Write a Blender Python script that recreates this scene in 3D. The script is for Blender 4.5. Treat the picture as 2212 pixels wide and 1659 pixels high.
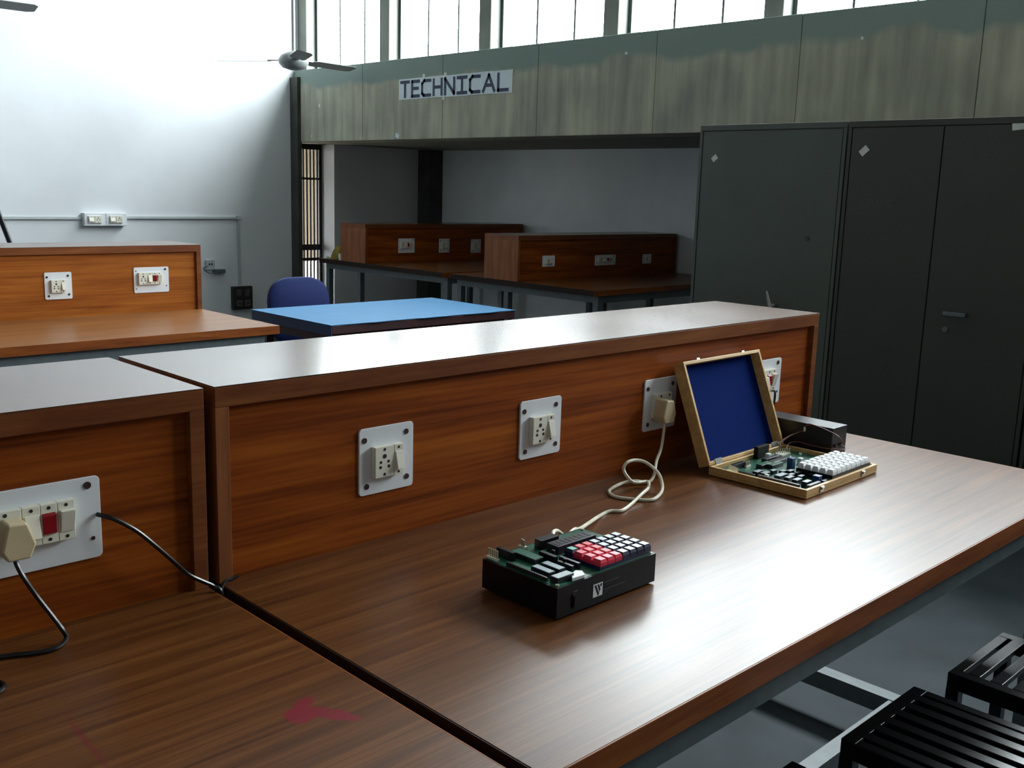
import bpy, math, random
from mathutils import Vector, Matrix
random.seed(7)
for o in list(bpy.data.objects): bpy.data.objects.remove(o, do_unlink=True)
scene = bpy.context.scene
col = scene.collection

# ------------------------------------------------------------------ camera
cam_d = bpy.data.cameras.new('camera'); cam = bpy.data.objects.new('camera', cam_d); col.objects.link(cam)
R_ = Vector((0.71656659, -0.69689616, 0.02946278)); U_ = Vector((0.11012921, 0.15474527, 0.98179706)); F_ = Vector((0.68876983, 0.70027826, -0.18763392))
cam.matrix_world = Matrix(((R_.x, U_.x, -F_.x, -0.74236), (R_.y, U_.y, -F_.y, -1.4056), (R_.z, U_.z, -F_.z, 1.41038), (0, 0, 0, 1)))
cam_d.sensor_fit = 'HORIZONTAL'; cam_d.sensor_width = 36.0; cam_d.lens = 2187.525 / 2212 * 36.0
cam_d.clip_start = 0.05; cam_d.clip_end = 200
scene.camera = cam

# ------------------------------------------------------------------ sky and daylight
SKY = 40.0
world = bpy.data.worlds.new('overcast_sky'); scene.world = world; world.use_nodes = True
bg = world.node_tree.nodes['Background']; bg.inputs[0].default_value = (0.93, 0.97, 1.0, 1); bg.inputs[1].default_value = SKY
world.cycles.sampling_method = 'AUTOMATIC'
def portal(name, loc, rot, sx, sy):
    d = bpy.data.lights.new(name, 'AREA'); d.shape = 'RECTANGLE'; d.size = sx; d.size_y = sy
    d.cycles.is_portal = True
    o = bpy.data.objects.new(name, d); o.location = loc; o.rotation_euler = rot; col.objects.link(o)
portal('window_portal', (4.9, 1.95, 3.09), (0, math.radians(90), 0), 1.32, 9.7)
vs = scene.view_settings
scene.display_settings.display_device = 'sRGB'
vs.view_transform = 'Standard'; vs.look = 'None'; vs.gamma = 1.0; vs.exposure = 0.0; vs.use_curve_mapping = False

# ------------------------------------------------------------------ helpers
PI = math.pi
def lin(h):
    h = h.lstrip('#'); c = [int(h[i:i+2], 16) / 255 for i in (0, 2, 4)]
    return tuple(((x / 12.92) if x <= 0.04045 else ((x + 0.055) / 1.055) ** 2.4) for x in c) + (1,)
def setp(o, label=None, cat=None, group=None, kind=None):
    if label: o['label'] = label
    if cat: o['category'] = cat
    if group: o['group'] = group
    if kind: o['kind'] = kind
    return o
def thing(name, loc, label, cat, group=None, rz=0):
    o = bpy.data.objects.new(name, None); col.objects.link(o); o.location = loc; o.rotation_euler = (0, 0, rz)
    o.empty_display_size = 0.05
    return setp(o, label, cat, group)
def copy_tree(o, parent=None):
    c = o.copy(); col.objects.link(c); c.parent = parent
    for ch in list(o.children): copy_tree(ch, c)
    return c
def smooth_path(pts, n=6):
    P = [Vector(p) for p in pts]; out = []
    for i in range(len(P) - 1):
        p0 = P[max(i - 1, 0)]; p1 = P[i]; p2 = P[i + 1]; p3 = P[min(i + 2, len(P) - 1)]
        for k in range(n):
            t = k / n
            out.append(0.5 * ((2 * p1) + (p2 - p0) * t + (2 * p0 - 5 * p1 + 4 * p2 - p3) * t * t + (3 * p1 - p0 - 3 * p2 + p3) * t ** 3))
    out.append(P[-1]); return out
def rrect(x0, x1, z0, z1, r, n=4):
    out = []
    for cx, cz, a in ((x1 - r, z1 - r, 0), (x0 + r, z1 - r, 90), (x0 + r, z0 + r, 180), (x1 - r, z0 + r, 270)):
        for k in range(n + 1):
            t = math.radians(a + 90 * k / n); out.append((cx + r * math.cos(t), cz + r * math.sin(t)))
    return out
class MB:
    def __init__(s): s.v = []; s.f = []
    def add(s, vs_, fs):
        b = len(s.v); s.v += [tuple(v) for v in vs_]; s.f += [tuple(i + b for i in f) for f in fs]; return s
    def box(s, x0, x1, y0, y1, z0, z1):
        if x0 > x1: x0, x1 = x1, x0
        if y0 > y1: y0, y1 = y1, y0
        if z0 > z1: z0, z1 = z1, z0
        return s.add([(x0, y0, z0), (x1, y0, z0), (x1, y1, z0), (x0, y1, z0), (x0, y0, z1), (x1, y0, z1), (x1, y1, z1), (x0, y1, z1)],
                     [(0, 3, 2, 1), (4, 5, 6, 7), (0, 1, 5, 4), (1, 2, 6, 5), (2, 3, 7, 6), (3, 0, 4, 7)])
    def prism(s, pts, ext):
        P = [Vector(p) for p in pts]; E = Vector(ext); n = len(P)
        nrm = Vector((0, 0, 0))
        for i in range(n): nrm += P[i].cross(P[(i + 1) % n])
        if nrm.dot(E) > 0: P.reverse()
        vs_ = P + [p + E for p in P]
        fs = [tuple(range(n)), tuple(range(2 * n - 1, n - 1, -1))]
        fs += [(i, i + n, (i + 1) % n + n, (i + 1) % n) for i in range(n)]
        return s.add(vs_, fs)
    def tube(s, pts, r, n=8, r2=None):
        P = [Vector(p) for p in pts]; m = len(P); vs_ = []; fs = []
        T = [(P[min(i + 1, m - 1)] - P[max(i - 1, 0)]).normalized() for i in range(m)]
        ref = Vector((0, 0, 1)) if abs(T[0].z) < 0.9 else Vector((1, 0, 0))
        a = T[0].cross(ref).normalized()
        for i in range(m):
            a = (a - T[i] * a.dot(T[i])).normalized(); b = T[i].cross(a)
            rr = r if r2 is None else r + (r2 - r) * i / (m - 1)
            for k in range(n):
                t = 2 * PI * k / n; vs_.append(P[i] + rr * (math.cos(t) * a + math.sin(t) * b))
        for i in range(m - 1):
            for k in range(n):
                fs.append((i * n + k, i * n + (k + 1) % n, (i + 1) * n + (k + 1) % n, (i + 1) * n + k))
        fs.append(tuple(range(n - 1, -1, -1))); fs.append(tuple((m - 1) * n + k for k in range(n)))
        return s.add(vs_, fs)
    def lathe(s, prof, c=(0, 0, 0), n=24):
        vs_ = []; fs = []; m = len(prof)
        for r, z in prof:
            for k in range(n):
                t = 2 * PI * k / n; vs_.append((c[0] + r * math.cos(t), c[1] + r * math.sin(t), c[2] + z))
        for i in range(m - 1):
            for k in range(n): fs.append((i * n + k, i * n + (k + 1) % n, (i + 1) * n + (k + 1) % n, (i + 1) * n + k))
        fs.append(tuple(range(n - 1, -1, -1))); fs.append(tuple((m - 1) * n + k for k in range(n)))
        return s.add(vs_, fs)
    def obox(s, c, ax, h):
        c = Vector(c); a = [Vector(x) * hh for x, hh in zip(ax, h)]
        return s.prism([c - a[0] - a[1] - a[2], c + a[0] - a[1] - a[2], c + a[0] + a[1] - a[2], c - a[0] + a[1] - a[2]], 2 * a[2])
    def build(s, name, mat, parent=None, bevel=0, smooth=False, seg=2):
        me = bpy.data.meshes.new(name); me.from_pydata(s.v, [], s.f); me.materials.append(mat); me.validate(); me.update()
        if smooth:
            for p in me.polygons: p.use_smooth = True
            try: me.set_sharp_from_angle(angle=math.radians(40))
            except Exception: pass
        o = bpy.data.objects.new(name, me); col.objects.link(o)
        if parent: o.parent = parent
        if bevel:
            b = o.modifiers.new('bevel', 'BEVEL'); b.width = bevel; b.segments = seg; b.limit_method = 'ANGLE'; b.angle_limit = math.radians(40)
        return o
def struct(name, mb, mat, **k):
    return setp(mb.build(name, mat, **k), kind='structure')
def BX(*a): return MB().box(*a)

# ------------------------------------------------------------------ materials
def newmat(name):
    m = bpy.data.materials.new(name); m.use_nodes = True
    nt = m.node_tree; return m, nt, nt.nodes['Principled BSDF']
def plain(name, c, rough=0.5, metal=0.0, spec=0.5, var=0.12, scale=30.0, bump=0.0, coat=0.0):
    m, nt, p = newmat(name); c = lin(c) if isinstance(c, str) else c
    tc = nt.nodes.new('ShaderNodeTexCoord'); no = nt.nodes.new('ShaderNodeTexNoise'); no.inputs['Scale'].default_value = scale; no.inputs['Detail'].default_value = 4
    nt.links.new(tc.outputs['Object'], no.inputs['Vector'])
    rp = nt.nodes.new('ShaderNodeValToRGB'); rp.color_ramp.elements[0].position = 0.3; rp.color_ramp.elements[1].position = 0.7
    rp.color_ramp.elements[0].color = tuple(x * (1 - var) for x in c[:3]) + (1,); rp.color_ramp.elements[1].color = tuple(min(1, x * (1 + var)) for x in c[:3]) + (1,)
    nt.links.new(no.outputs[0], rp.inputs[0]); nt.links.new(rp.outputs[0], p.inputs['Base Color'])
    p.inputs['Roughness'].default_value = rough; p.inputs['Metallic'].default_value = metal; p.inputs['Specular IOR Level'].default_value = spec
    p.inputs['Coat Weight'].default_value = coat
    if bump:
        b = nt.nodes.new('ShaderNodeBump'); b.inputs['Strength'].default_value = bump; b.inputs['Distance'].default_value = 0.004
        nt.links.new(no.outputs[0], b.inputs['Height']); nt.links.new(b.outputs[0], p.inputs['Normal'])
    return m
def wood(name, dark, mid, light, stretch=(1.3, 22, 22), rough=0.3, spec=0.5, bump=0.03, stains=None, rvar=0.012):
    m, nt, p = newmat(name); N = nt.nodes.new; L = nt.links.new
    tc = N('ShaderNodeTexCoord'); mp = N('ShaderNodeMapping'); mp.inputs['Scale'].default_value = stretch; L(tc.outputs['Object'], mp.inputs['Vector'])
    n0 = N('ShaderNodeTexNoise'); n0.inputs['Scale'].default_value = 1.1; n0.inputs['Detail'].default_value = 2; L(tc.outputs['Object'], n0.inputs['Vector'])
    ad = N('ShaderNodeMixRGB'); ad.blend_type = 'ADD'; ad.inputs[0].default_value = 0.9; L(mp.outputs[0], ad.inputs[1]); L(n0.outputs['Color'], ad.inputs[2])
    n1 = N('ShaderNodeTexNoise'); n1.inputs['Scale'].default_value = 1.6; n1.inputs['Detail'].default_value = 6; n1.inputs['Roughness'].default_value = 0.6; L(ad.outputs[0], n1.inputs['Vector'])
    mp2 = N('ShaderNodeMapping'); mp2.inputs['Scale'].default_value = tuple(x * 6 if x > 5 else x * 2 for x in stretch); L(tc.outputs['Object'], mp2.inputs['Vector'])
    n2 = N('ShaderNodeTexNoise'); n2.inputs['Scale'].default_value = 1.5; n2.inputs['Detail'].default_value = 3; L(mp2.outputs[0], n2.inputs['Vector'])
    mx = N('ShaderNodeMix'); mx.inputs[0].default_value = 0.35; L(n1.outputs[0], mx.inputs[2]); L(n2.outputs[0], mx.inputs[3])
    rp = N('ShaderNodeValToRGB'); e = rp.color_ramp.elements; e[0].position = 0.33; e[0].color = lin(dark); e[1].position = 0.66; e[1].color = lin(light)
    k = e.new(0.5); k.color = lin(mid); L(mx.outputs[0], rp.inputs[0])
    out = rp.outputs[0]
    if stains:
        nz = N('ShaderNodeTexNoise'); nz.inputs['Scale'].default_value = 26; nz.inputs['Detail'].default_value = 4; L(tc.outputs['Object'], nz.inputs['Vector'])
        for (cx, cy, rx, ry, ang, colr, amt) in stains:
            ms = N('ShaderNodeMapping'); ms.vector_type = 'TEXTURE'; ms.inputs['Location'].default_value = (cx, cy, 0.78); ms.inputs['Rotation'].default_value = (0, 0, ang); ms.inputs['Scale'].default_value = (rx, ry, 1)
            L(tc.outputs['Object'], ms.inputs['Vector'])
            ln = N('ShaderNodeVectorMath'); ln.operation = 'LENGTH'; L(ms.outputs[0], ln.inputs[0])
            sm = N('ShaderNodeMath'); sm.operation = 'ADD'; L(ln.outputs['Value'], sm.inputs[0])
            sc = N('ShaderNodeMath'); sc.operation = 'MULTIPLY_ADD'; sc.inputs[1].default_value = 1.7; sc.inputs[2].default_value = -0.85; L(nz.outputs[0], sc.inputs[0]); L(sc.outputs[0], sm.inputs[1])
            mr = N('ShaderNodeMapRange'); mr.inputs['From Min'].default_value = 0.8; mr.inputs['From Max'].default_value = 1.0; mr.inputs['To Min'].default_value = amt; mr.inputs['To Max'].default_value = 0; L(sm.outputs[0], mr.inputs['Value'])
            mm = N('ShaderNodeMixRGB'); L(mr.outputs[0], mm.inputs[0]); L(out, mm.inputs[1]); mm.inputs[2].default_value = lin(colr); out = mm.outputs[0]
    L(out, p.inputs['Base Color']); p.inputs['Specular IOR Level'].default_value = spec
    n3 = N('ShaderNodeTexNoise'); n3.inputs['Scale'].default_value = 3; n3.inputs['Detail'].default_value = 1; L(tc.outputs['Object'], n3.inputs['Vector'])
    rr = N('ShaderNodeMapRange'); rr.inputs['From Min'].default_value = 0.3; rr.inputs['From Max'].default_value = 0.7; rr.inputs['To Min'].default_value = rough - rvar; rr.inputs['To Max'].default_value = rough + rvar
    L(n3.outputs[0], rr.inputs['Value']); L(rr.outputs[0], p.inputs['Roughness'])
    if not bump: return m
    b = N('ShaderNodeBump'); b.inputs['Strength'].default_value = bump; b.inputs['Distance'].default_value = 0.002; L(n2.outputs[0], b.inputs['Height']); L(b.outputs[0], p.inputs['Normal'])
    return m
M = {}
M['top'] = wood('laminate_top', '#42210e', '#5e3617', '#734722', stretch=(1.4, 34, 34), rough=0.33, spec=0.44, bump=0)
M['riser_top'] = wood('laminate_riser_top', '#402411', '#573317', '#6b4321', rough=0.22, spec=0.75, bump=0)
M['top_lit'] = wood('lit_laminate_top', '#6b4222', '#85562e', '#9a673a', rough=0.33, spec=0.5, bump=0)  # brighter copy of the bench laminate, stronger daylight put into its colour
M['panel_lit'] = wood('lit_veneer_panel', '#783a12', '#9a561c', '#af6a28', stretch=(1.0, 14, 14), rough=0.42, spec=0.18)  # riser veneer likewise, extra daylight put into the colour
M['top_b'] = wood('laminate_top_marked', '#42210e', '#5e3617', '#734722', stretch=(1.4, 34, 34), rough=0.33, spec=0.44, bump=0, stains=[
    (1.735, -0.415, 0.034, 0.012, 0.5, '#7a1029', 0.8), (1.752, -0.45, 0.04, 0.014, -1.0, '#7a1029', 0.8), (1.72, -0.43, 0.018, 0.022, 0.2, '#7a1029', 0.8),
    (1.51, -0.32, 0.004, 0.1, -0.06, '#6a1024', 0.5), (1.90 - 0.03, -0.47, 0.005, 0.012, 0.6, '#6a1024', 0.3)])
M['panel'] = wood('veneer_panel', '#572207', '#853f0e', '#a05617', stretch=(0.9, 16, 16), rough=0.42, spec=0.18)
M['trim'] = wood('veneer_trim', '#5a2c16', '#74401f', '#855028', stretch=(2, 16, 16), rough=0.42, spec=0.25)
M['endgrain'] = wood('veneer_end', '#6b3c20', '#865030', '#986038', stretch=(20, 20, 1.5), rough=0.45, spec=0.2)
M['edge'] = wood('edge_lipping', '#6a3414', '#87471d', '#985726', stretch=(3, 3, 30), rough=0.4, spec=0.25)
M['edge_shaded'] = plain('shaded_end_lipping', '#24130b', 0.6, spec=0.2)  # end edging darkened, shade of the bench gap put into its colour
M['boxwood'] = wood('birch_wood', '#b28a50', '#c79f62', '#d6b278', stretch=(3, 40, 40), rough=0.45)
M['steel'] = plain('grey_painted_steel', '#5b6468', 0.45, spec=0.5)
M['wall'] = plain('white_distemper', (0.74, 0.76, 0.79, 1), 0.85, spec=0.2, var=0.03, scale=3, bump=0.05)
M['wall_dim'] = plain('alcove_distemper', (0.80, 0.86, 0.88, 1), 0.85, spec=0.2, var=0.05, scale=3, bump=0.05)
M['wall_grey'] = plain('grey_cement_wall', (0.33, 0.33, 0.32, 1), 0.9, spec=0.2, var=0.08, scale=2)
M['ceil'] = plain('ceiling_paint', (0.4, 0.4, 0.39, 1), 0.9, spec=0.2, var=0.05, scale=2)
M['floor'] = plain('cement_floor', '#3a4044', 0.65, spec=0.12, var=0.22, scale=4)
def concrete():
    m, nt, p = newmat('raw_concrete'); N = nt.nodes.new; L = nt.links.new
    g = N('ShaderNodeNewGeometry'); sx = N('ShaderNodeSeparateXYZ'); L(g.outputs['Position'], sx.inputs[0])
    n1 = N('ShaderNodeTexNoise'); n1.inputs['Scale'].default_value = 2.2; n1.inputs['Detail'].default_value = 7; L(g.outputs['Position'], n1.inputs['Vector'])
    mp = N('ShaderNodeMapping'); mp.inputs['Scale'].default_value = (1, 7, 0.7); L(g.outputs['Position'], mp.inputs['Vector'])
    n2 = N('ShaderNodeTexNoise'); n2.inputs['Scale'].default_value = 2.0; n2.inputs['Detail'].default_value = 5; L(mp.outputs[0], n2.inputs['Vector'])
    mx = N('ShaderNodeMix'); mx.inputs[0].default_value = 0.5; L(n1.outputs[0], mx.inputs[2]); L(n2.outputs[0], mx.inputs[3])
    rp = N('ShaderNodeValToRGB'); e = rp.color_ramp.elements; e[0].position = 0.36; e[0].color = lin('#82837a'); e[1].position = 0.64; e[1].color = lin('#aeac97'); L(mx.outputs[0], rp.inputs[0])
    # damp stained band under the sill with a ragged lower edge
    n3 = N('ShaderNodeTexNoise'); n3.inputs['Scale'].default_value = 2.2; n3.inputs['Detail'].default_value = 6; L(g.outputs['Position'], n3.inputs['Vector'])
    a = N('ShaderNodeMath'); a.operation = 'MULTIPLY_ADD'; a.inputs[1].default_value = 0.28; L(n3.outputs[0], a.inputs[0]); L(sx.outputs['Z'], a.inputs[2])
    mr = N('ShaderNodeMapRange'); mr.inputs['From Min'].default_value = 2.375; mr.inputs['From Max'].default_value = 2.42; L(a.outputs[0], mr.inputs['Value'])
    mm = N('ShaderNodeMixRGB'); L(mr.outputs[0], mm.inputs[0]); L(rp.outputs[0], mm.inputs[1]); mm.inputs[2].default_value = lin('#7c8a83')
    L(mm.outputs[0], p.inputs['Base Color']); p.inputs['Roughness'].default_value = 0.85; p.inputs['Specular IOR Level'].default_value = 0.25
    b = N('ShaderNodeBump'); b.inputs['Strength'].default_value = 0.15; b.inputs['Distance'].default_value = 0.01; L(n1.outputs[0], b.inputs['Height']); L(b.outputs[0], p.inputs['Normal'])
    return m
M['concrete'] = concrete()
M['col_dark'] = plain('weathered_concrete', '#4a4c48', 0.85, spec=0.2, var=0.2, scale=6)
M['pier'] = plain('pier_paint', '#7d8078', 0.8, spec=0.3, var=0.1, scale=5)
M['frame'] = plain('window_steel', '#3a4246', 0.5)
M['black'] = plain('black_plastic', '#0b0b0f', 0.4, spec=0.25, var=0.1)
M['psu'] = plain('black_crinkle_metal', '#121318', 0.42, var=0.1)
M['blackmetal'] = plain('black_enamel', '#0a0b0e', 0.25, var=0.15, scale=12)
M['cable'] = plain('black_cable', '#0c0c10', 0.3)
M['wcable'] = plain('white_cable', '#d9d2bd', 0.4)
M['plate'] = plain('white_laminate_plate', '#e3e6ea', 0.35, var=0.02)
M['module'] = plain('ivory_module', '#e4e1d2', 0.35, var=0.03)
M['hole'] = plain('dark_hole', '#1a1620', 0.6)
M['screw'] = plain('bronze_screw', '#4a3836', 0.4, metal=0.4)
M['red'] = plain('red_indicator', '#8c1420', 0.2)
M['plug'] = plain('beige_plug', '#cbb994', 0.45, var=0.05)
M['cab'] = plain('olive_grey_enamel', '#495048', 0.45, var=0.08, scale=3)
M['cab2'] = plain('dark_olive_enamel', '#34372f', 0.45, var=0.1, scale=3)
M['chrome'] = plain('worn_chrome', '#b9b9b4', 0.3, metal=0.9, var=0.05)
M['label'] = plain('paper_label', '#c9cfc4', 0.8, var=0.1)
M['chalk'] = plain('chalk', '#50534d', 0.9)
M['bluetop'] = plain('light_blue_sheet', '#346f9a', 0.6, var=0.04, scale=8, spec=0.15)
M['bluedark'] = plain('dark_blue_edge', '#123a66', 0.5)
M['maroon'] = plain('maroon_wood', '#3a1c20', 0.5, var=0.2)
M['chairblue'] = plain('blue_upholstery', '#122258', 0.8, var=0.1, scale=60, spec=0.3)
M['felt'] = plain('blue_felt', '#07205f', 0.9, var=0.1, scale=150, spec=0.05)
M['pcb'] = plain('green_circuit_board', '#12553e', 0.35, var=0.3, scale=160)
M['chip'] = plain('chip_epoxy', '#23252c', 0.3, var=0.1)
M['chiplab'] = plain('chip_label', '#8d9aa2', 0.35, var=0.1)
M['pin'] = plain('tinned_pin', '#c9c6b0', 0.35, metal=0.6)
M['keyred'] = plain('red_key', '#d8314a', 0.35, var=0.04)
M['keygrey'] = plain('pale_grey_key', '#c3cbd2', 0.35, var=0.04)
M['keygreen'] = plain('green_key', '#5fae98', 0.35, var=0.04)
M['keywhite'] = plain('white_key', '#eef0f2', 0.35, var=0.02)
M['keybase'] = plain('navy_key_body', '#14143a', 0.4)
M['disp'] = plain('display_plastic', '#241c2c', 0.3)
M['capblue'] = plain('blue_component', '#20406f', 0.4)
M['whitecap'] = plain('pale_component', '#dfe6e6', 0.4)
M['copper'] = plain('brown_wire', '#6b3d30', 0.4)
M['paper'] = plain('white_paper', '#c6d3d8', 0.8, var=0.04)
M['ink'] = plain('blue_black_marker', '#232d4a', 0.7)
M['fan'] = plain('fan_enamel', '#8d9291', 0.35, var=0.06)
M['fandark'] = plain('fan_brown_metal', '#51514f', 0.4)
M['conduit'] = plain('pvc_conduit', '#b9c0c2', 0.5, var=0.05)
M['board'] = plain('dark_switch_board', '#24221f', 0.5, var=0.15)
M['grille'] = plain('rusted_grille', '#1a1412', 0.6)
M['tan'] = plain('tan_plaster', '#33270a', 0.9, var=0.1, scale=4)
M['ground'] = plain('pale_ground', '#a9a596', 0.9, var=0.1, scale=2)
M['cloth'] = plain('mustard_cloth', '#7b6a24', 0.9, var=0.35, scale=14)
def glass():
    m, nt, p = newmat('window_glass'); N = nt.nodes.new; L = nt.links.new
    nt.nodes.remove(p); out = nt.nodes['Material Output']
    t = N('ShaderNodeBsdfTransparent'); t.inputs[0].default_value = (0.92, 0.95, 0.95, 1); g = N('ShaderNodeBsdfGlossy'); g.inputs['Roughness'].default_value = 0.05
    lw = N('ShaderNodeLayerWeight'); lw.inputs[0].default_value = 0.5; pw = N('ShaderNodeMath'); pw.operation = 'POWER'; pw.inputs[1].default_value = 5; L(lw.outputs['Facing'], pw.inputs[0]); f = N('ShaderNodeMath'); f.operation = 'MULTIPLY_ADD'; f.inputs[1].default_value = 0.8; f.inputs[2].default_value = 0.04; L(pw.outputs[0], f.inputs[0]); mx = N('ShaderNodeMixShader'); L(f.outputs[0], mx.inputs[0]); L(t.outputs[0], mx.inputs[1]); L(g.outputs[0], mx.inputs[2]); L(mx.outputs[0], out.inputs['Surface'])
    return m
M['glass'] = glass()

# ------------------------------------------------------------------ the room
Z0 = 0.78; XE = 4.5; YW = 6.9; ZB = 1.79; ZT = 2.42; ZC = 4.1; ZWT = 3.75
struct('floor', BX(-5.2, 6.4, -6.2, 7.2, -0.1, 0), M['floor'])
struct('ceiling', BX(-5.2, 5.0, -6.2, 7.2, ZC, ZC + 0.15), M['ceil'])
struct('wall_left', BX(-5.2, -5, -6.2, 7.2, 0, ZC), M['wall_grey'])
struct('wall_front', BX(-5, 4.8, -6.2, -6, 0, ZC), M['wall_grey'])
# far white wall, with a narrow barred opening beside the corner column
w = MB(); w.box(-5, 4.53, YW, YW + 0.27, 0, ZC); w.box(4.53, 4.95, YW, YW + 0.27, ZB, ZC); w.box(4.95, 6.4, YW, YW + 0.27, 0, ZB)
struct('wall_back', w, M['wall'])
struct('wall_alcove', BX(6.16, 6.4, 0.0, YW, 0, ZB), M['wall_dim'])
struct('wall_alcove_end', BX(4.5, 6.16, -0.15, 0.0, 0, ZB), M['wall_dim'])
struct('wall_right', BX(4.5, 4.8, -6.0, -0.15, 0, ZB), M['wall'])
struct('ceiling_alcove', BX(4.8, 6.4, -0.15, YW + 0.27, ZB, ZB + 0.18), M['pier'])
struct('trim_1', BX(5.98, 6.16, 6.72, YW, 0, ZB), M['col_dark'])           # pillar in the alcove corner
c = MB(); c.box(4.47, 4.515, 6.78, YW + 0.2, 0, ZT - 0.06)
struct('trim_2', c, M['col_dark'])                                          # dark column at the end of the white wall
# concrete beam: core with panels divided by formwork joints
beam = struct('trim_3', BX(XE + 0.012, 4.8, -6.0, YW, ZB, ZT), M['concrete'])
seams = [6.775, 5.824, 4.784, 3.759, 2.724, 1.715, 0.719, -0.28, -1.28, -2.28, -3.28, -4.28, -5.28, -5.99]
for a, b in zip(seams[:-1], seams[1:]):
    BX(XE, XE + 0.014, b + 0.0015, a - 0.0015, ZB, ZT).build('concrete_panel', M['concrete'], beam, bevel=0.004)
for (y, z, sy, sz, t) in ((5.346, 1.822, 0.05, 0.035, 0.3), (6.469, 2.101, 0.018, 0.03, 0.2), (2.968, 2.298, 0.02, 0.015, 0.1), (6.6, 1.84, 0.012, 0.018, 0), (1.35, 2.26, 0.014, 0.014, 0.4)):
    MB().obox((XE - 0.0007, y, z), ((0, math.cos(t), math.sin(t)), (0, -math.sin(t), math.cos(t)), (1, 0, 0)), (sy / 2, sz / 2, 0.0006)).build('paper_scrap', M['paper'], beam)
# clerestory windows between piers
pit = 1.2218; wn = 0
pier = MB()
NB = 8
for k in range(0, NB):
    y1 = 6.765 - pit * k; y0 = y1 - 1.092
    ptop = (YW if k == 0 else y1 + 0.13)
    struct('trim_%d' % (10 + k), BX(4.56, 4.8, y1, ptop, ZT, ZWT), M['pier'], bevel=0.006)
    wn += 1
    wf = MB()
    for (a, b) in ((y1 - 0.028, y1), (y0, y0 + 0.022)): wf.box(4.66, 4.70, a, b, ZT, ZWT)
    wf.box(4.66, 4.70, y0, y1, ZT, ZT + 0.012); wf.box(4.66, 4.70, y0, y1, ZWT - 0.03, ZWT)
    win = struct('window_%d' % wn, wf, M['frame'])
    for j in (1, 2):
        yb = y1 - 1.092 * j / 3 - 0.005
        BX(4.672, 4.688, yb - 0.008, yb + 0.008, ZT + 0.012, ZWT - 0.03).build('glazing_bar', M['frame'], win)
    for j in range(3):
        BX(4.679, 4.682, y1 - 1.092 * (j + 1) / 3 + 0.01, y1 - 1.092 * j / 3 - 0.01, ZT + 0.012, ZWT - 0.03).build('pane', M['glass'], win)
struct('trim_22', BX(4.56, 4.8, -6.0, 6.765 - pit * (NB - 1) - 1.092, ZT, ZWT), M['pier'])
struct('trim_23', BX(4.5, 5.0, -6.0, YW, ZWT, ZC), M['concrete'])
# barred opening
gr = MB(); gr.box(4.53, 4.95, 7.11, 7.15, 0.0, 0.04); gr.box(4.53, 4.95, 7.11, 7.15, ZB - 0.05, ZB); gr.box(4.53, 4.56, 7.11, 7.15, 0.04, ZB - 0.05); gr.box(4.925, 4.95, 7.11, 7.15, 0.04, ZB - 0.05)
win = struct('window_12', gr, M['grille'])
for i in range(9):
    x = 4.59 + i * 0.0395
    BX(x - 0.008, x + 0.008, 7.122, 7.138, 0.04, ZB - 0.05).build('grille_bar', M['grille'], win)
for z, h in ((1.455, 0.02), (0.78, 0.055), (0.68, 0.025), (0.3, 0.03)):
    BX(4.56, 4.925, 7.105, 7.121, z, z + h).build('grille_rail', M['grille'], win)
struct('ground', BX(-10, 40, 7.2, 40, -0.12, -0.05), M['ground'])
struct('wall_outside', BX(3.0, 14, 10.0, 10.2, 0.42, 1.85), M['tan'])
struct('ceiling_shade_roof', BX(3.0, 14, 7.2, 10.2, 1.85, 1.97), M['tan'])  # made-up roof, added to keep sky light off the tan wall and opening

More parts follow.
